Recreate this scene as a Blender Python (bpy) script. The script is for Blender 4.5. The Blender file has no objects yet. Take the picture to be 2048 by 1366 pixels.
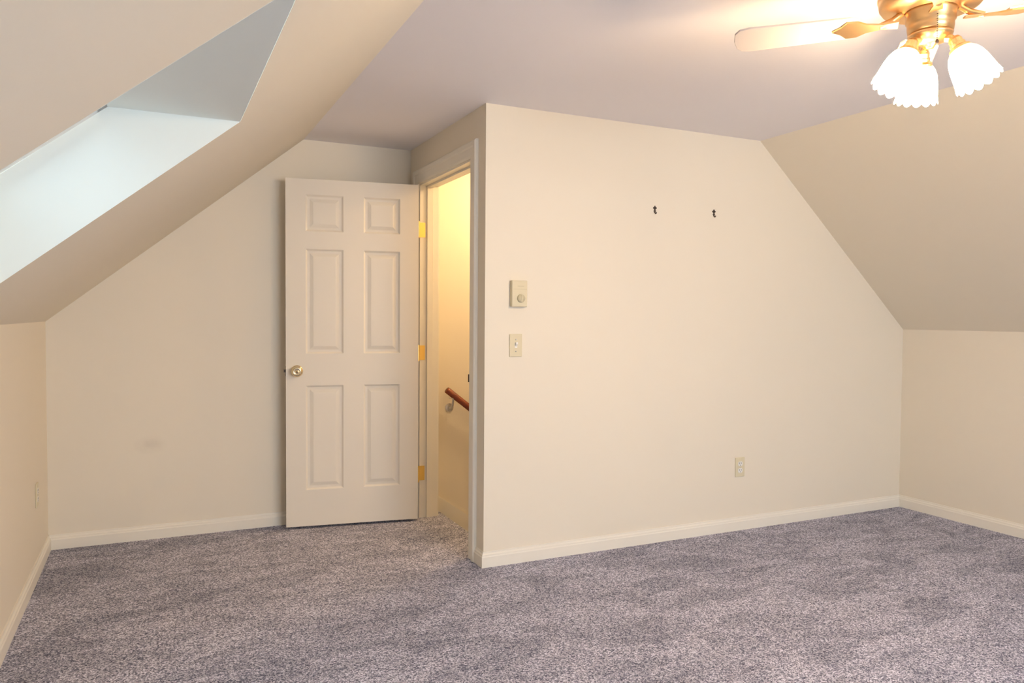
import bpy, bmesh, math
from mathutils import Vector, Matrix
sc=bpy.context.scene
try:
    sc.view_settings.view_transform='Standard'; sc.view_settings.look='None'
except Exception as e: print(e)

# ---------------- room dimensions (metres) ----------------
L=-0.5137; R=4.5216; P=3.4407; B=4.6429; C=2.3021; CX=1.4824
KL=1.2117; KR=1.1878; SL=0.8182; SR=3.2450; YR=-2.2; H=1.2575
FJ=4.455; NJ=3.625; OT=2.055; WT=0.12
DOWN=-2.3
def zl(x): return KL+(C-KL)*(x-L)/(SL-L)

# ---------------- materials ----------------
def new_mat(n):
    m=bpy.data.materials.new(n); m.use_nodes=True
    return m,m.node_tree.nodes,m.node_tree.links,m.node_tree.nodes['Principled BSDF']
def paint(n,col,rough=.6,bump=.06,scale=120,spec=.3):
    m,N,K,b=new_mat(n)
    tc=N.new('ShaderNodeTexCoord'); no=N.new('ShaderNodeTexNoise'); no.inputs['Scale'].default_value=scale; no.inputs['Detail'].default_value=3
    K.new(tc.outputs['Object'],no.inputs['Vector'])
    n2=N.new('ShaderNodeTexNoise'); n2.inputs['Scale'].default_value=1.3
    K.new(tc.outputs['Object'],n2.inputs['Vector'])
    mx=N.new('ShaderNodeMix'); mx.data_type='RGBA'
    mx.inputs['A'].default_value=(*[c*.975 for c in col],1); mx.inputs['B'].default_value=(*[min(1,c*1.015) for c in col],1)
    K.new(n2.outputs['Fac'],mx.inputs['Factor']); K.new(mx.outputs['Result'],b.inputs['Base Color'])
    bp=N.new('ShaderNodeBump'); bp.inputs['Strength'].default_value=bump; bp.inputs['Distance'].default_value=.002
    K.new(no.outputs['Fac'],bp.inputs['Height']); K.new(bp.outputs['Normal'],b.inputs['Normal'])
    b.inputs['Roughness'].default_value=rough; b.inputs['Specular IOR Level'].default_value=spec
    return m
WALL=(.84,.775,.655)
M_wall=paint('wall_paint_cream',WALL)
M_slope=paint('slope_paint_cream',(.82,.755,.63))
M_ceil=paint('ceiling_paint',(.91,.88,.90),rough=.8)
M_well=paint('well_paint_daylit',(.89,.94,.90))  # wall paint made paler and cooler, daylight put into the colour
M_trim=paint('trim_semigloss',(.87,.83,.74),rough=.35,bump=.01)
M_door=paint('door_paint',(.83,.775,.68),rough=.4,bump=.015)
M_plate=paint('ivory_plastic',(.74,.67,.48),rough=.35,bump=0)
M_plate2=paint('ivory_plastic_dial',(.62,.56,.38),rough=.35,bump=0)
M_white=paint('white_plastic',(.85,.84,.8),rough=.35,bump=0)
M_dark=paint('dark_slot',(.03,.025,.02),rough=.6,bump=0)
M_blade=paint('fan_blade_white',(.60,.55,.52),rough=.6,bump=.01)
def metal(n,col,rough):
    m,N,K,b=new_mat(n); b.inputs['Base Color'].default_value=(*col,1); b.inputs['Metallic'].default_value=1
    no=N.new('ShaderNodeTexNoise'); no.inputs['Scale'].default_value=60
    mr=N.new('ShaderNodeMapRange'); mr.inputs['To Min'].default_value=rough*.8; mr.inputs['To Max'].default_value=rough*1.25
    K.new(no.outputs['Fac'],mr.inputs['Value']); K.new(mr.outputs['Result'],b.inputs['Roughness']); return m
M_brass=metal('antique_brass',(.76,.50,.25),.34)
M_brassy=metal('polished_brass',(.95,.68,.22),.3)
M_nickel=metal('knob_brass',(.82,.70,.48),.18)
M_steel=metal('bracket_steel',(.6,.6,.62),.35)
M_iron=metal('hook_bronze',(.10,.08,.07),.5)
def wood():
    m,N,K,b=new_mat('mahogany_rail')
    tc=N.new('ShaderNodeTexCoord'); mp=N.new('ShaderNodeMapping'); mp.inputs['Scale'].default_value=(4,60,60)
    no=N.new('ShaderNodeTexNoise'); no.inputs['Scale'].default_value=3; cr=N.new('ShaderNodeValToRGB')
    cr.color_ramp.elements[0].color=(.12,.02,.006,1); cr.color_ramp.elements[1].color=(.30,.065,.018,1)
    K.new(tc.outputs['Object'],mp.inputs['Vector']);K.new(mp.outputs['Vector'],no.inputs['Vector']);K.new(no.outputs['Fac'],cr.inputs['Fac']);K.new(cr.outputs['Color'],b.inputs['Base Color'])
    b.inputs['Roughness'].default_value=.25; return m
M_wood=wood()
def carpet():
    m,N,K,b=new_mat('carpet_grey_frieze')
    tc=N.new('ShaderNodeTexCoord')
    vo=N.new('ShaderNodeTexVoronoi'); vo.inputs['Scale'].default_value=235
    n1=N.new('ShaderNodeTexNoise'); n1.inputs['Scale'].default_value=120; n1.inputs['Detail'].default_value=4; n1.inputs['Roughness'].default_value=.7
    mp=N.new('ShaderNodeMapping'); mp.inputs['Scale'].default_value=(2.0,4.2,1); mp.inputs['Rotation'].default_value=(0,0,.5)
    n2=N.new('ShaderNodeTexNoise'); n2.inputs['Scale'].default_value=1.25; n2.inputs['Detail'].default_value=7; n2.inputs['Roughness'].default_value=.68; n2.inputs['Distortion'].default_value=.8
    for t in (vo,n1): K.new(tc.outputs['Object'],t.inputs['Vector'])
    K.new(tc.outputs['Object'],mp.inputs['Vector']); K.new(mp.outputs['Vector'],n2.inputs['Vector'])
    sep=N.new('ShaderNodeSeparateColor'); K.new(vo.outputs['Color'],sep.inputs['Color'])
    mx=N.new('ShaderNodeMath'); mx.operation='MULTIPLY_ADD'; mx.inputs[1].default_value=.64
    K.new(sep.outputs['Red'],mx.inputs[0])
    mm=N.new('ShaderNodeMath'); mm.operation='MULTIPLY'; mm.inputs[1].default_value=.36; K.new(n1.outputs['Fac'],mm.inputs[0]); K.new(mm.outputs[0],mx.inputs[2])
    cr=N.new('ShaderNodeValToRGB'); e=cr.color_ramp.elements
    e[0].position=.14; e[0].color=(.062,.068,.115,1); e[1].position=.80; e[1].color=(.86,.87,1.0,1)
    x=e.new(.46); x.color=(.33,.338,.455,1)
    K.new(mx.outputs[0],cr.inputs['Fac'])
    c2=N.new('ShaderNodeValToRGB'); f=c2.color_ramp.elements
    f[0].position=.38; f[0].color=(.66,.665,.68,1); f[1].position=.57; f[1].color=(1.0,.99,.99,1)
    K.new(n2.outputs['Fac'],c2.inputs['Fac'])
    mu=N.new('ShaderNodeMix'); mu.data_type='RGBA'; mu.blend_type='MULTIPLY'; mu.inputs['Factor'].default_value=1
    K.new(cr.outputs['Color'],mu.inputs['A']); K.new(c2.outputs['Color'],mu.inputs['B']); K.new(mu.outputs['Result'],b.inputs['Base Color'])
    b.inputs['Roughness'].default_value=.95; b.inputs['Specular IOR Level'].default_value=.1
    bp=N.new('ShaderNodeBump'); bp.inputs['Strength'].default_value=.7; bp.inputs['Distance'].default_value=.005
    K.new(mx.outputs[0],bp.inputs['Height']); K.new(bp.outputs['Normal'],b.inputs['Normal'])
    return m
M_carpet=carpet()
def emis(n,col,s):
    m,N,K,b=new_mat(n); b.inputs['Base Color'].default_value=(.95,.93,.9,1); b.inputs['Emission Color'].default_value=(*col,1); b.inputs['Emission Strength'].default_value=s
    b.inputs['Roughness'].default_value=.3; return m
def shade_mat(s):
    m=emis('frosted_glass_lit',(1,.70,.41),s); N=m.node_tree.nodes; K=m.node_tree.links; b=N['Principled BSDF']
    at=N.new('ShaderNodeAttribute'); at.attribute_name='glow'; mu=N.new('ShaderNodeMath'); mu.operation='MULTIPLY'; mu.inputs[1].default_value=s
    K.new(at.outputs['Fac'],mu.inputs[0]); K.new(mu.outputs[0],b.inputs['Emission Strength']); return m
M_shade=shade_mat(165)
M_hall=emis('hall_globe_lit',(1,.68,.34),135)
def glass():
    m,N,K,b=new_mat('window_glass'); N.remove(b)
    t=N.new('ShaderNodeBsdfTransparent'); g=N.new('ShaderNodeBsdfGlossy'); g.inputs['Roughness'].default_value=.02
    mx=N.new('ShaderNodeMixShader'); fr=N.new('ShaderNodeFresnel'); fr.inputs['IOR'].default_value=1.45
    K.new(fr.outputs[0],mx.inputs[0]);K.new(t.outputs[0],mx.inputs[1]);K.new(g.outputs[0],mx.inputs[2]);K.new(mx.outputs[0],N['Material Output'].inputs['Surface']); return m
M_glass=glass()
def scuffed(center):
    m=paint('wall_paint_scuffed',WALL); N=m.node_tree.nodes; K=m.node_tree.links; b=N['Principled BSDF']
    src=b.inputs['Base Color'].links[0].from_socket
    tc=N.new('ShaderNodeTexCoord'); mp=N.new('ShaderNodeMapping'); mp.vector_type='POINT'
    mp.inputs['Location'].default_value=[-c*s for c,s in zip(center,(11,1,18))]; mp.inputs['Scale'].default_value=(11,1,18)
    K.new(tc.outputs['Object'],mp.inputs['Vector'])
    g=N.new('ShaderNodeTexGradient'); g.gradient_type='SPHERICAL'; K.new(mp.outputs['Vector'],g.inputs['Vector'])
    no=N.new('ShaderNodeTexNoise'); no.inputs['Scale'].default_value=25; K.new(tc.outputs['Object'],no.inputs['Vector'])
    mu=N.new('ShaderNodeMath'); mu.operation='MULTIPLY'; K.new(g.outputs['Fac'],mu.inputs[0]); K.new(no.outputs['Fac'],mu.inputs[1])
    mu2=N.new('ShaderNodeMath'); mu2.operation='MULTIPLY'; mu2.inputs[1].default_value=.35; K.new(mu.outputs[0],mu2.inputs[0])
    mx=N.new('ShaderNodeMix'); mx.data_type='RGBA'; K.new(mu2.outputs[0],mx.inputs['Factor']); K.new(src,mx.inputs['A']); mx.inputs['B'].default_value=(.40,.34,.28,1)
    K.new(mx.outputs['Result'],b.inputs['Base Color']); return m

# ---------------- mesh helpers ----------------
def obj(name,verts,faces,mat,parent=None,smooth=False,bevel=0,recalc=True):
    vs=[Vector(v) for v in verts]
    mn=Vector([min(v[i] for v in vs) for i in range(3)]); mxx=Vector([max(v[i] for v in vs) for i in range(3)])
    c=(mn+mxx)/2
    me=bpy.data.meshes.new(name); me.from_pydata([v-c for v in vs],[],faces)
    if recalc:
        bm=bmesh.new(); bm.from_mesh(me); bmesh.ops.remove_doubles(bm,verts=bm.verts,dist=1e-6); bmesh.ops.recalc_face_normals(bm,faces=bm.faces); bm.to_mesh(me); bm.free()
    o=bpy.data.objects.new(name,me); o.location=c; sc.collection.objects.link(o)
    me.materials.append(mat)
    if smooth:
        for p in me.polygons: p.use_smooth=True
    if bevel:
        b=o.modifiers.new('bevel','BEVEL'); b.width=bevel; b.segments=2; b.limit_method='ANGLE'
    if parent:
        o.parent=parent; o.matrix_parent_inverse=Matrix.Translation(-parent.location)
    return o
def empty(name,loc):
    e=bpy.data.objects.new(name,None); e.location=loc; e.empty_display_size=.1; sc.collection.objects.link(e); return e
def geo_box(x0,x1,y0,y1,z0,z1):
    v=[(x,y,z) for x in (x0,x1) for y in (y0,y1) for z in (z0,z1)]
    f=[(0,1,3,2),(4,6,7,5),(0,4,5,1),(2,3,7,6),(0,2,6,4),(1,5,7,3)]
    return v,f
def merge(parts):
    V=[];F=[]
    for v,f in parts:
        o=len(V); V+=list(v); F+=[tuple(i+o for i in q) for q in f]
    return V,F
def geo_prism(poly,d):
    d=Vector(d); n=len(poly); a=[Vector(p) for p in poly]
    v=[tuple(p) for p in a]+[tuple(p+d) for p in a]
    f=[tuple(range(n)),tuple(range(2*n-1,n-1,-1))]+[(i,(i+1)%n,(i+1)%n+n,i+n) for i in range(n)]
    return v,f
def box(name,*a,mat=None,parent=None,bevel=0):
    v,f=geo_box(*a); return obj(name,v,f,mat,parent,bevel=bevel)
def slab(name,polys,d,mat,parent=None):
    v,f=merge([geo_prism(p,d) for p in polys]); 
    return obj(name,v,f,mat,parent)
def geo_lathe(prof,origin,axis,seg=32):
    axis=Vector(axis).normalized(); q=Vector((0,0,1)).rotation_difference(axis).to_matrix(); o=Vector(origin)
    v=[];f=[]
    for r,z in prof:
        for i in range(seg):
            a=2*math.pi*i/seg; v.append(tuple(o+q@Vector((r*math.cos(a),r*math.sin(a),z))))
    for k in range(len(prof)-1):
        for i in range(seg):
            j=(i+1)%seg; f.append((k*seg+i,k*seg+j,(k+1)*seg+j,(k+1)*seg+i))
    f.append(tuple(range(seg))); f.append(tuple((len(prof)-1)*seg+i for i in range(seg)))
    return v,f
def lathe(name,prof,origin,axis,mat,parent=None,seg=32,smooth=True):
    v,f=geo_lathe(prof,origin,axis,seg); o=obj(name,v,f,mat,parent,smooth=smooth)
    return o
def geo_tube(pts,r,seg=12):
    pts=[Vector(p) for p in pts]; v=[];f=[]
    up=Vector((.123,.31,.94)).normalized()
    for k,p in enumerate(pts):
        t=(pts[min(k+1,len(pts)-1)]-pts[max(k-1,0)]).normalized()
        a=t.cross(up).normalized(); b=t.cross(a)
        rr=r[k] if isinstance(r,(list,tuple)) else r
        for i in range(seg):
            an=2*math.pi*i/seg; v.append(tuple(p+a*rr*math.cos(an)+b*rr*math.sin(an)))
    for k in range(len(pts)-1):
        for i in range(seg):
            j=(i+1)%seg; f.append((k*seg+i,k*seg+j,(k+1)*seg+j,(k+1)*seg+i))
    f.append(tuple(range(seg))); f.append(tuple((len(pts)-1)*seg+i for i in range(seg)))
    return v,f
def tube(name,pts,r,mat,parent=None,seg=12):
    v,f=geo_tube(pts,r,seg); return obj(name,v,f,mat,parent,smooth=True)

# ---------------- room shell ----------------
T=.1
slab('floor',[[(L,YR,0),(R,YR,0),(R,P+.11,0),(L,P+.11,0)],[(L,P+.11,0),(1.63,P+.11,0),(1.63,B,0),(L,B,0)]],(0,0,-.04),M_carpet)
slab('wall_left',[[(L,YR,-.04),(L,B,-.04),(L,B,KL),(L,YR,KL)]],(-T,0,0),M_wall)
slab('wall_right',[[(R,YR,DOWN),(R,B,DOWN),(R,B,KR),(R,YR,KR)]],(T,0,0),M_wall)
bc=((L+R)/2,B+T/2,(DOWN+C)/2)
M_back=scuffed((-.023-bc[0],B-bc[1],.527-bc[2]))
slab('wall_back',[[(L,B,0),(1.6,B,0),(1.6,B,C),(SL,B,C),(L,B,KL)],[(1.6,B,DOWN),(R,B,DOWN),(R,B,KR),(SR,B,C),(1.6,B,C)]],(0,T,0),M_back)
slab('wall_partition',[[(CX,P,0),(R,P,0),(R,P,KR),(SR,P,C),(CX,P,C)]],(0,.11,0),M_wall)
slab('wall_stairwell',[[(1.63,P,-.04),(R,P,-.04),(R,P,DOWN),(1.63,P,DOWN)]],(0,.11,0),M_wall)
slab('wall_doorway',[[(CX,P+.11,0),(CX,NJ-.02,0),(CX,NJ-.02,C),(CX,P+.11,C)],[(CX,FJ+.02,0),(CX,B,0),(CX,B,C),(CX,FJ+.02,C)],[(CX,NJ-.02,OT+.02),(CX,FJ+.02,OT+.02),(CX,FJ+.02,C),(CX,NJ-.02,C)]],(WT,0,0),M_wall)
slab('ceiling',[[(SL,YR,C),(SR,YR,C),(SR,B,C),(SL,B,C)]],(0,0,T),M_ceil)
slab('ceiling_slope_right',[[(SR,YR,C),(R,YR,KR),(R,B,KR),(SR,B,C)]],(.08,0,.08),M_slope)
X0,X1,Y0,Y1=-.40,.237,1.336,2.380
YA,YB=-1.35,-.306      # added second skylight, same size, unseen behind the camera, whitens the right wall
def q(xa,xb,ya,yb): return [(xa,ya,zl(xa)),(xb,ya,zl(xb)),(xb,yb,zl(xb)),(xa,yb,zl(xa))]
slab('ceiling_slope_left',[q(L,SL,YR,YA),q(L,SL,YB,Y0),q(L,SL,Y1,B),q(L,X0,Y0,Y1),q(X1,SL,Y0,Y1),q(L,X0,YA,YB),q(X1,SL,YA,YB)],(-.012,0,.015),M_slope)
k=(C-KL)/(SL-L)
gx1,gz1=-.11,zl(X1); gx0=X0; gz0=gz1-k*(gx1-gx0)
sd=Vector((gx1-gx0,0,gz1-gz0)); sl_len=sd.length; sd.normalize(); nn=Vector((-sd.z,0,sd.x))
W=Y1-Y0; fw=.03; e_=.0015
def skylight(Y0,Y1,idx):
    a0,a1,b0,b1=X0+e_,X1-e_,Y0+e_,Y1-e_
    vs=[(a1,b0,zl(a1)),(a1,b1,zl(a1)),(gx1,b1,gz1),(gx1,b0,gz1),(a0,b0,zl(a0)),(a0,b1,zl(a0)),(a0,b1,gz0),(a0,b0,gz0)]
    obj('trim_skylight_well_%d'%idx,vs,[(0,1,2,3),(4,5,6,7),(1,5,6,2),(0,4,7,3)],M_well,recalc=False)
    win=empty('window_%d'%idx,((gx0+gx1)/2,(Y0+Y1)/2,(gz0+gz1)/2))
    o0=Vector((gx0,Y0,gz0))
    def skp(a,y,n): return tuple(o0+sd*a+Vector((0,y,0))+nn*n)
    def skbar(a0,a1,y0,y1,n0,n1):
        v=[skp(a,y,n) for a in (a0,a1) for y in (y0,y1) for n in (n0,n1)]
        return v,[(0,1,3,2),(4,6,7,5),(0,4,5,1),(2,3,7,6),(0,2,6,4),(1,5,7,3)]
    v,f=merge([skbar(-.06,fw,-.06,W+.06,0,.07),skbar(sl_len-fw,sl_len+.06,-.06,W+.06,0,.07),skbar(0,sl_len,-.06,fw,0,.07),skbar(0,sl_len,W-fw,W+.06,0,.07)])
    obj('frame',v,f,M_white,win)
    v,f=skbar(0,sl_len,0,W,.04,.046); obj('pane',v,f,M_glass,win)
    return Vector(skp(sl_len/2,W/2,.30)), Vector(skp(sl_len/2,W/2,.09))
sky1,_=skylight(Y0,Y1,1)
_,sky2=skylight(YA,YB,3)  # added unseen skylight, opening for the rear fill lamp

# rear gable wall with a double window (behind the camera)
wx0,wx1,wz0,wz1=1.0,3.0,.75,2.0
rp=[[(L,YR,0),(wx0,YR,0),(wx0,YR,C),(SL,YR,C),(L,YR,KL)],[(wx1,YR,0),(R,YR,0),(R,YR,KR),(SR,YR,C),(wx1,YR,C)],
[(wx0,YR,0),(wx1,YR,0),(wx1,YR,wz0),(wx0,YR,wz0)],[(wx0,YR,wz1),(wx1,YR,wz1),(wx1,YR,C),(wx0,YR,C)]]
slab('wall_rear',rp,(0,-T,0),M_wall)
w2=empty('window_2',(2.0,YR,1.4))
pr=[]
def fr(x0,x1,z0,z1,y0,y1,t):
    return [geo_box(x0,x0+t,y0,y1,z0,z1),geo_box(x1-t,x1,y0,y1,z0,z1),geo_box(x0+t,x1-t,y0,y1,z0,z0+t),geo_box(x0+t,x1-t,y0,y1,z1-t,z1)]
for a,b in ((wx0,2.0),(2.0,wx1)):
    pr+=fr(a,b,wz0,wz1,YR-.09,YR-.01,.04)
    zm=(wz0+wz1)/2
    pr+=[geo_box(a+.04,b-.04,YR-.07,YR-.03,zm-.02,zm+.02)]
v,f=merge(pr); obj('sash',v,f,M_white,w2)
v,f=merge(fr(wx0-.07,wx1+.07,wz0-.07,wz1+.07,YR,YR+.018,.07)+[geo_box(wx0-.09,wx1+.09,YR,YR+.05,wz0-.02,wz0)]); obj('casing',v,f,M_trim,w2)
box('pane',wx0+.04,wx1-.04,YR-.052,YR-.048,wz0+.04,wz1-.04,mat=M_glass,parent=w2)

# baseboards
BH=.078
def baseboard(name,segs):
    parts=[]
    for a,b,n in segs:
        a=Vector((*a,0)); b=Vector((*b,0)); n=Vector((*n,0))
        prof=[(0,0),(.014,0),(.014,.052),(.011,.058),(.0105,.064),(.006,.070),(.005,BH),(0,BH)]
        poly=[tuple(a+n*t+Vector((0,0,z))) for t,z in prof]
        parts.append(geo_prism(poly,b-a))
    v,f=merge(parts); return obj(name,v,f,M_trim)
def corner_base(name,pts,dirs):
    prof=[(0,0),(.014,0),(.014,.052),(.011,.058),(.0105,.064),(.006,.070),(.005,BH),(0,BH)]; n=len(prof); V=[];F=[]
    for (x,y),(dx,dy) in zip(pts,dirs):
        for tk,z in prof: V.append((x+dx*tk,y+dy*tk,z))
    for kx in range(len(pts)-1):
        for i in range(n):
            j=(i+1)%n; F.append((kx*n+i,kx*n+j,(kx+1)*n+j,(kx+1)*n+i))
    F.append(tuple(range(n))); F.append(tuple((len(pts)-1)*n+i for i in range(n)))
    return obj(name,V,F,M_trim)
corner_base('baseboard_partition',[(R,P),(CX,P),(CX,NJ-.094)],[(0,-1),(-1,-1),(-1,0)])
baseboard('baseboard_doorway',[((CX,FJ+.094),(CX,B),(-1,0))])
baseboard('baseboard_back',[((L,B),(CX,B),(0,-1))])
baseboard('baseboard_left',[((L,YR),(L,B),(1,0))])
baseboard('baseboard_right',[((R,YR),(R,P),(-1,0))])
baseboard('baseboard_rear',[((L,YR),(R,YR),(0,1))])

# ---------------- doorway trim ----------------
ci_n=NJ-.008; ci_f=FJ+.008; ct=OT+.008
prof=[(0,0),(0,.010),(.012,.013),(.05,.014),(.058,.019),(.078,.020),(.085,.014),(.085,0)]
path=[((ci_n,0),(-1,0)),((ci_n,ct),(-1,1)),((ci_f,ct),(1,1)),((ci_f,0),(1,0))]
def casing(name,x,sx):
    V=[];F=[];n=len(prof)
    for (y,z),(dy,dz) in path:
        for w,tk in prof: V.append((x+sx*tk,y+dy*w,z+dz*w))
    for kx in range(3):
        for i in range(n):
            j=(i+1)%n; F.append((kx*n+i,kx*n+j,(kx+1)*n+j,(kx+1)*n+i))
    F.append(tuple(range(n))); F.append(tuple(3*n+i for i in range(n)))
    return obj(name,V,F,M_trim)
casing('trim_door_casing_room',CX,-1)
casing('trim_door_casing_hall',CX+WT,1)
v,f=merge([geo_box(CX,CX+WT,NJ-.02,NJ,0,OT),geo_box(CX,CX+WT,FJ,FJ+.02,0,OT),geo_box(CX,CX+WT,NJ-.02,FJ+.02,OT,OT+.02),
 geo_box(CX+.045,CX+.08,FJ-.011,FJ,0,OT),geo_box(CX+.045,CX+.08,NJ,NJ+.011,0,OT),geo_box(CX+.045,CX+.08,NJ+.011,FJ-.011,OT-.011,OT)])
jamb=obj('trim_door_jamb',v,f,M_trim,bevel=.001)
v,f=merge([geo_box(CX+.003,CX+.036,NJ,NJ+.002,.90,.965),geo_box(CX-.012,CX+.004,NJ-.001,NJ+.003,.915,.955)])
obj('strike_plate',v,f,M_iron,jamb)

# ---------------- six-panel door ----------------
dh=Vector((1.453,4.392,0)); de=Vector((.691,4.513,0)); du=(dh-de); DW=du.length; du.normalize(); dn=Vector((du.y,-du.x,0))
if dn.y>0: dn=-dn
TH=.035; DZ0,DZ1=.015,2.045
us=[0,.112,.327,.445,.660,DW]; zs=[DZ0,.229,.843,1.03,1.64,1.743,1.955,DZ1]
def dp(u,z,d): return tuple(de+du*u+dn*(-d)+Vector((0,0,z)))
V=[];F=[]
def add(pts): 
    o=len(V); V.extend(pts); F.append(tuple(range(o,o+len(pts))))
for side in (0,1):
    base=0 if side==0 else TH; s=1 if side==0 else -1
    D=lambda d: base+s*d
    for i in range(5):
        for j in range(7):
            u0,u1,z0,z1=us[i],us[i+1],zs[j],zs[j+1]
            if i in (1,3) and j in (1,3,5):
                loops=[(0,0),(.005,.005),(.010,.0105),(.017,.011),(.023,.011),(.042,.0035),(.046,.003)]
                rs=[[dp(u0+a,z0+a,D(d)),dp(u1-a,z0+a,D(d)),dp(u1-a,z1-a,D(d)),dp(u0+a,z1-a,D(d))] for a,d in loops]
                for a,b in zip(rs,rs[1:]):
                    for k2 in range(4): add([a[k2],a[(k2+1)%4],b[(k2+1)%4],b[k2]])
                add(rs[-1])
            else: add([dp(u0,z0,D(0)),dp(u1,z0,D(0)),dp(u1,z1,D(0)),dp(u0,z1,D(0))])
for i in range(5):
    for z in (DZ0,DZ1): add([dp(us[i],z,0),dp(us[i+1],z,0),dp(us[i+1],z,TH),dp(us[i],z,TH)])
for j in range(7):
    for u in (0,DW): add([dp(u,zs[j],0),dp(u,zs[j+1],0),dp(u,zs[j+1],TH),dp(u,zs[j],TH)])
door=obj('door_1',V,F,M_door)
kp=Vector(dp(.062,.929,0))
kprof=[(.0,0),(.035,0),(.035,.003),(.031,.008),(.018,.011),(.012,.016),(.0115,.026),(.016,.032),(.0265,.038),(.030,.046),(.0295,.054),(.024,.061),(.016,.0635),(.0155,.062),(.008,.062),(.0075,.064),(.0,.064)]
lathe('knob_front',kprof,kp,dn,M_nickel,door)
lathe('keyhole',[(0,.0641),(.0035,.0641),(.0035,.0648),(0,.0648)],kp,dn,M_dark,door,seg=16)
lathe('knob_back',kprof,Vector(dp(.062,.929,TH)),-dn,M_nickel,door)
def dbox(u0,u1,z0,z1,d0,d1):
    v=[dp(u,z,d) for u in (u0,u1) for z in (z0,z1) for d in (d0,d1)]
    return v,[(0,1,3,2),(4,6,7,5),(0,4,5,1),(2,3,7,6),(0,2,6,4),(1,5,7,3)]
v,f=merge([dbox(-.0015,.0005,.90,.958,.006,.029),dbox(-.012,0,.922,.937,.011,.024)]); obj('latch',v,f,M_iron,door)
for i,hz in enumerate((1.783,1.028,.28)):
    v,f=merge([dbox(DW-.0005,DW+.002,hz-.045,hz+.045,.002,.034)])
    v2,f2=geo_box(CX-.002,CX+.034,FJ-.0022,FJ,hz-.045,hz+.045)
    pin=Vector(dp(DW+.008,0,TH+.002))
    v3,f3=geo_tube([(pin.x,pin.y,hz-.05),(pin.x,pin.y,hz+.05)],.006)
    v,f=merge([(v,f),(v2,f2),(v3,f3)])
    obj('hinge_%d'%(i+1),v,f,M_brassy,door)

# ---------------- wall devices ----------------
tx0,tx1,tz0,tz1=1.618,1.704,1.305,1.437
th=box('thermostat',tx0,tx1,P-.028,P,tz0,tz1,mat=M_plate,bevel=.004)
lathe('dial',[(0,0),(.021,0),(.021,.004),(.019,.010),(0,.011)],((tx0+tx1)/2+.006,P-.028,tz0+.042),(0,-1,0),M_plate2,th)
box('dial_grip',(tx0+tx1)/2+.004,(tx0+tx1)/2+.008,P-.042,P-.038,tz0+.026,tz0+.058,mat=M_plate,parent=th)
box('seam',tx0+.004,tx1-.004,P-.0286,P-.0278,tz1-.045,tz1-.043,mat=M_plate2,parent=th)
box('scale_window',tx0+.03,tx1-.02,P-.0286,P-.0278,tz1-.03,tz1-.027,mat=M_plate2,parent=th)
sw=box('light_switch',1.617,1.687,P-.006,P,1.0525,1.1675,mat=M_plate,bevel=.003)
v,f=geo_prism([(1.647,P-.005,1.104),(1.647,P-.005,1.122),(1.647,P-.018,1.127),(1.647,P-.018,1.117)],(.010,0,0)); obj('toggle',v,f,M_white,sw)
box('toggle_slot',1.645,1.659,P-.0066,P-.0055,1.098,1.124,mat=M_white,parent=sw)
for dz in (-.03,.03): lathe('screw',[(0,0),(.0035,0),(.0025,.0015),(0,.0018)],(1.652,P-.006,1.11+dz),(0,-1,0),M_steel,sw,seg=12)
def outlet(name,c,n):
    c=Vector(c); n=Vector(n); s=Vector((0,0,1)).cross(n)
    def b(a0,a1,z0,z1,d0,d1):
        v=[tuple(c+s*a+Vector((0,0,z))+n*d) for a in (a0,a1) for z in (z0,z1) for d in (d0,d1)]
        return v,[(0,1,3,2),(4,6,7,5),(0,4,5,1),(2,3,7,6),(0,2,6,4),(1,5,7,3)]
    v,f=b(-.035,.035,-.0575,.0575,0,.006); o=obj(name,v,f,M_plate,bevel=.003)
    for i,dz in enumerate((-.02,.02)):
        poly=[]
        for kk in range(20):
            a=2*math.pi*kk/20; x=.0175*math.cos(a); z=.0175*math.sin(a); z=max(-.0135,min(.0135,z)); poly.append(tuple(c+s*x+Vector((0,0,dz+z))+n*.005))
        v,f=geo_prism(poly,n*.0025); obj('receptacle_%d'%(i+1),v,f,M_white,o)
        v,f=merge([b(-.008,-.0055,dz-.001,dz+.008,.0074,.0079),b(.0055,.008,dz-.001,dz+.008,.0074,.0079),b(-.002,.002,dz-.010,dz-.006,.0074,.0079)])
        obj('slots_%d'%(i+1),v,f,M_dark,o)
    lathe('screw',[(0,0),(.003,0),(.0025,.0015),(0,.0018)],c+n*.006,n,M_steel,o,seg=12)
outlet('wall_outlet',(3.13,P,.375),(0,-1,0))
outlet('wall_outlet',(L,4.22,.385),(1,0,0))
for hx,hz in ((2.495,1.847),(2.906,1.854)):
    poly=[(0,.024),(.004,.018),(.012,.012),(.012,.008),(.005,.005),(.0035,-.002),(.007,-.005),(.007,-.008),(.0035,-.010),(.0035,-.016),(-.0035,-.016),(-.0035,-.010),(-.007,-.008),(-.007,-.005),(-.0035,-.002),(-.005,.005),(-.012,.008),(-.012,.012),(-.004,.018)]
    v,f=geo_prism([(hx+a,P,hz+b) for a,b in poly],(0,-.003,0))
    v2,f2=geo_tube([(hx,P-.002,hz-.010),(hx,P-.005,hz-.017),(hx,P-.008,hz-.0205),(hx,P-.012,hz-.0215),(hx,P-.015,hz-.019),(hx,P-.016,hz-.014)],[.0032,.0032,.0028,.0026,.0026,.0034],10)
    v,f=merge([(v,f),(v2,f2)]); obj('wall_hook',v,f,M_iron)

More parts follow.
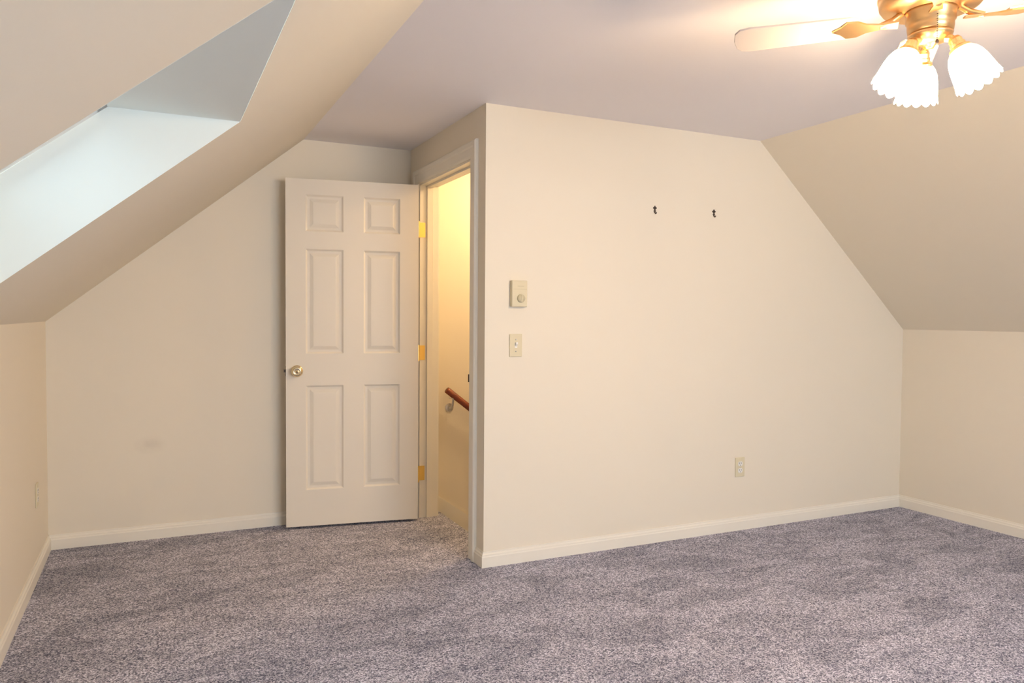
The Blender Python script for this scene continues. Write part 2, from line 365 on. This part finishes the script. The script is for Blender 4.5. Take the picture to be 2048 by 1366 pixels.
# ---------------- stairs, handrail ----------------
sx=1.63; rise=.19; run=.265; y0s,y1s=P+.11+.015,B-.015
n=9
prof_=[(sx+.022,-.05),(sx+.022,-rise)]
for i in range(n):
    x0=sx+.022+i*run; z1=-(i+1)*rise
    prof_.append((x0+run,z1))
    if i<n-1: prof_.append((x0+run,z1-rise))
last=prof_[-1]
prof_+= [(last[0],last[1]-.06),(sx+.022+.06,-rise-.22),(sx+.0,-.30),(sx+.0,-.05)]
v,f=geo_prism([(x,y0s,z) for x,z in prof_],(0,y1s-y0s,0)); obj('staircase',v,f,M_carpet)
slab('trim_nosing',[[(sx,P+.112,-.0405),(sx+.02,P+.112,-.0405),(sx+.02,B,-.0405),(sx,B,-.0405)]],(0,0,.04),M_carpet)
sk=[(1.604,B,.078),(1.678,B,.077),(1.678+2.8,B,.077-2.8*.717),(1.678+2.8,B,-2.3),(1.75,B,-.5),(1.64,B,-.2),(1.604,B,.0)]
slab('trim_stair_skirt',[sk],(0,-.014,0),M_trim)
slab('trim_stair_skirt_near',[[(a,P+.11,c) for a,b,c in sk]],(0,.014,0),M_trim)
rail=empty('handrail',(1.75,B-.07,.78)); ry=B-.07
x0,z0=1.705,.780
pts=[(x0+a,ry,z0-a*.77) for a in (0,.003,.8,1.6,2.3)]
tube('rail',pts,[.018,.021,.021,.021,.021],M_wood,rail,24)
for a in (.045,.9,1.7):
    bx=x0+a; bz=z0-a*.77-.02
    v,f=merge([geo_lathe([(0,0),(.028,0),(.028,.004),(.012,.008),(0,.008)],(bx,B,bz-.07),(0,-1,0),20),
      geo_tube([(bx,B-.004,bz-.07),(bx,B-.035,bz-.068),(bx,B-.06,bz-.05),(bx,ry,bz-.015),(bx,ry,bz-.002)],.007),
      geo_box(bx-.025,bx+.025,ry-.009,ry+.009,bz-.004,bz+.001)])
    obj('bracket',v,f,M_steel,rail)
hl=empty('hall_ceiling_light',(2.3,4.1,C))
lathe('base',[(0,0),(.12,0),(.12,.02),(0,.02)],(2.3,4.1,C-.02),(0,0,1),M_brass,hl)
lathe('globe',[(0,0),(.05,.006),(.09,.028),(.105,.06),(.10,.08),(0,.08)],(2.3,4.1,C-.1),(0,0,1),M_hall,hl)

# ---------------- ceiling fan ----------------
FX,FY=2.05,1.495
fan=empty('ceiling_fan',(FX,FY,C))
A=Vector((FX,FY,0)).normalized(); Rt=Vector((A.y,-A.x,0))
lathe('motor_housing',[(0,0),(.075,0),(.078,.004),(.118,.006),(.130,.012),(.137,.022),(.139,.034),(.139,.042),(.142,.045),(.142,.052),(.137,.055),(.135,.085),(.128,.115),(.105,.135),(.095,.15),(0,.15)],(FX,FY,C-.15),(0,0,1),M_brass,fan,seg=64)
lathe('switch_housing',[(0,0),(.052,0),(.060,.006),(.062,.02),(.062,.034),(.066,.037),(.066,.06),(.07,.066),(0,.066)],(FX,FY,2.086),(0,0,1),M_brass,fan,seg=48)
for i in range(4):
    a=math.radians(8+90*i); d=(-A*math.cos(a)+Rt*math.sin(a)); s=Vector((-d.y,d.x,0)); c0=Vector((FX,FY,2.128))
    tl=math.radians(11)
    sv=s*math.cos(tl)+Vector((0,0,math.sin(tl)))
    out=[(.19,-.045),(.22,-.056),(.50,-.066),(.53,-.060),(.545,-.04),(.55,0),(.545,.04),(.53,.060),(.50,.066),(.22,.056),(.19,.045)]
    poly=[c0+d*r+sv*w for r,w in out]
    v,f=geo_prism(poly,(0,0,.006)); obj('blade_%d'%(i+1),v,f,M_blade,fan,bevel=.0015)
    iron=[(.085,-.018),(.13,-.012),(.17,-.022),(.195,-.04),(.225,-.042),(.24,-.02),(.265,0),(.24,.02),(.225,.042),(.195,.04),(.17,.022),(.13,.012),(.085,.018)]
    poly=[c0+d*r+sv*w+Vector((0,0,-.006)) for r,w in iron]
    v,f=geo_prism(poly,(0,0,.005)); v2,f2=geo_tube([c0+d*.075+Vector((0,0,.028)),c0+d*.10+Vector((0,0,.01)),c0+d*.135+Vector((0,0,-.003))],.009)
    v,f=merge([(v,f),(v2,f2)]); obj('blade_iron_%d'%(i+1),v,f,M_brass,fan)
lathe('fitter',[(0,0),(.010,0),(.014,.008),(.03,.014),(.05,.022),(.058,.034),(.060,.04),(0,.04)],(FX,FY,2.046),(0,0,1),M_brass,fan,seg=48)
for i,deg in enumerate((-44,76,196)):
    a=math.radians(deg); d=(-A*math.cos(a)+Rt*math.sin(a))
    tt=math.radians(26); ax=(d*math.sin(tt)+Vector((0,0,-math.cos(tt)))).normalized()
    p0=Vector((FX,FY,2.066))+d*.040; p1=Vector((FX,FY,2.050))+d*.066
    v,f=geo_tube([p0,p0.lerp(p1,.5)+Vector((0,0,.004)),p1],.011)
    v2,f2=geo_lathe([(0,-.012),(.014,-.012),(.018,-.004),(.018,.008),(.021,.010),(.021,.018),(.029,.024),(.031,.034),(.0,.034)],p1,ax,24)
    v,f=merge([(v,f),(v2,f2)]); obj('lamp_arm_%d'%(i+1),v,f,M_brass,fan)
    qd=Vector((0,0,1)).rotation_difference(ax).to_matrix(); seg=112
    profs=[(.026,.026),(.031,.032),(.040,.043),(.047,.060),(.0515,.080),(.0545,.102),(.057,.122),(.061,.138)]
    V=[];F=[];G=[]
    for kx,(r,z) in enumerate(profs):
        w=max(0,(kx-1)/6)
        for j in range(seg):
            an=2*math.pi*j/seg; sc_=abs(math.sin(an*7))
            rr=r*(1+.04*w*(sc_-.5)); zz=z+(.010*(sc_-.6) if kx==len(profs)-1 else (.004*(sc_-.6) if kx==len(profs)-2 else 0))
            V.append(tuple(p1+qd@Vector((rr*math.cos(an),rr*math.sin(an),zz))))
            G.append((.006,.0075,.012,.6,1,1.,.8,.4)[kx]*(1 if sc_>.1 else .004))
    for kx in range(len(profs)-1):
        for j in range(seg):
            j2=(j+1)%seg; F.append((kx*seg+j,kx*seg+j2,(kx+1)*seg+j2,(kx+1)*seg+j))
    sh=obj('glass_shade_%d'%(i+1),V,F,M_shade,fan,smooth=True,recalc=False)
    at=sh.data.attributes.new('glow','FLOAT','POINT')
    for idx,g in enumerate(G): at.data[idx].value=g
def fp(r,a,z):
    d=-A*math.cos(a)+Rt*math.sin(a); return Vector((FX,FY,z))+d*r
pc=fp(.066,math.radians(15),2.12)
parts=[]
for i in range(12): parts.append(geo_lathe([(0,-.002),(.0018,-.001),(.0018,.001),(0,.002)],pc+Vector((0,0,-.006*i)),(0,0,1),8))
parts.append(geo_lathe([(0,-.018),(.004,-.014),(.005,-.006),(.002,0),(0,0)],pc+Vector((0,0,-.07)),(0,0,1),12))
v,f=merge(parts); obj('pull_chain',v,f,M_iron,fan,smooth=True)

# ---------------- lights ----------------
def area(name,loc,direction,sx_,sy_,power,col):
    l=bpy.data.lights.new(name,'AREA'); l.shape='RECTANGLE'; l.size=sx_; l.size_y=sy_; l.energy=power; l.color=col
    o=bpy.data.objects.new(name,l); o.location=loc; o.rotation_euler=Vector(direction).to_track_quat('-Z','Y').to_euler(); sc.collection.objects.link(o); return o
area('skylight_daylight',sky1,-nn,1.3,1.0,8,(.68,.90,1))
area('well_fill_light',(-1.15,1.86,1.35),(1,0,.33),1.4,.9,50,(.70,.94,1))  # added fill panel outside, brightens the well's top face from below
area('rear_fill_light',sky2,-nn,.95,.40,75,(.70,.87,1))  # fill lamp over the added skylight, aimed at the right knee wall
area('window_daylight',(2.0,YR-.2,1.4),(0,1,-.05),2.0,1.25,125,(.86,.92,1))
w=bpy.data.worlds.new('world'); sc.world=w; w.use_nodes=True; bg=w.node_tree.nodes['Background']; bg.inputs[0].default_value=(.64,.86,1,1); bg.inputs[1].default_value=1.6

# ---------------- camera ----------------
a,b,r=[math.radians(x) for x in (25.3795,1.9167,.4136)]
fwd=Vector((math.sin(a)*math.cos(b),math.cos(a)*math.cos(b),-math.sin(b))); right=Vector((math.cos(a),-math.sin(a),0)); up=right.cross(fwd)
r2=right*math.cos(r)+up*math.sin(r); u2=-right*math.sin(r)+up*math.cos(r)
cd=bpy.data.cameras.new('camera'); cam=bpy.data.objects.new('camera',cd); sc.collection.objects.link(cam)
m=Matrix((r2,u2,-fwd)).transposed().to_4x4(); m.translation=Vector((0,0,H)); cam.matrix_world=m
cd.sensor_width=36; cd.lens=1511.6*36/2048; cd.clip_start=.02
sc.camera=cam
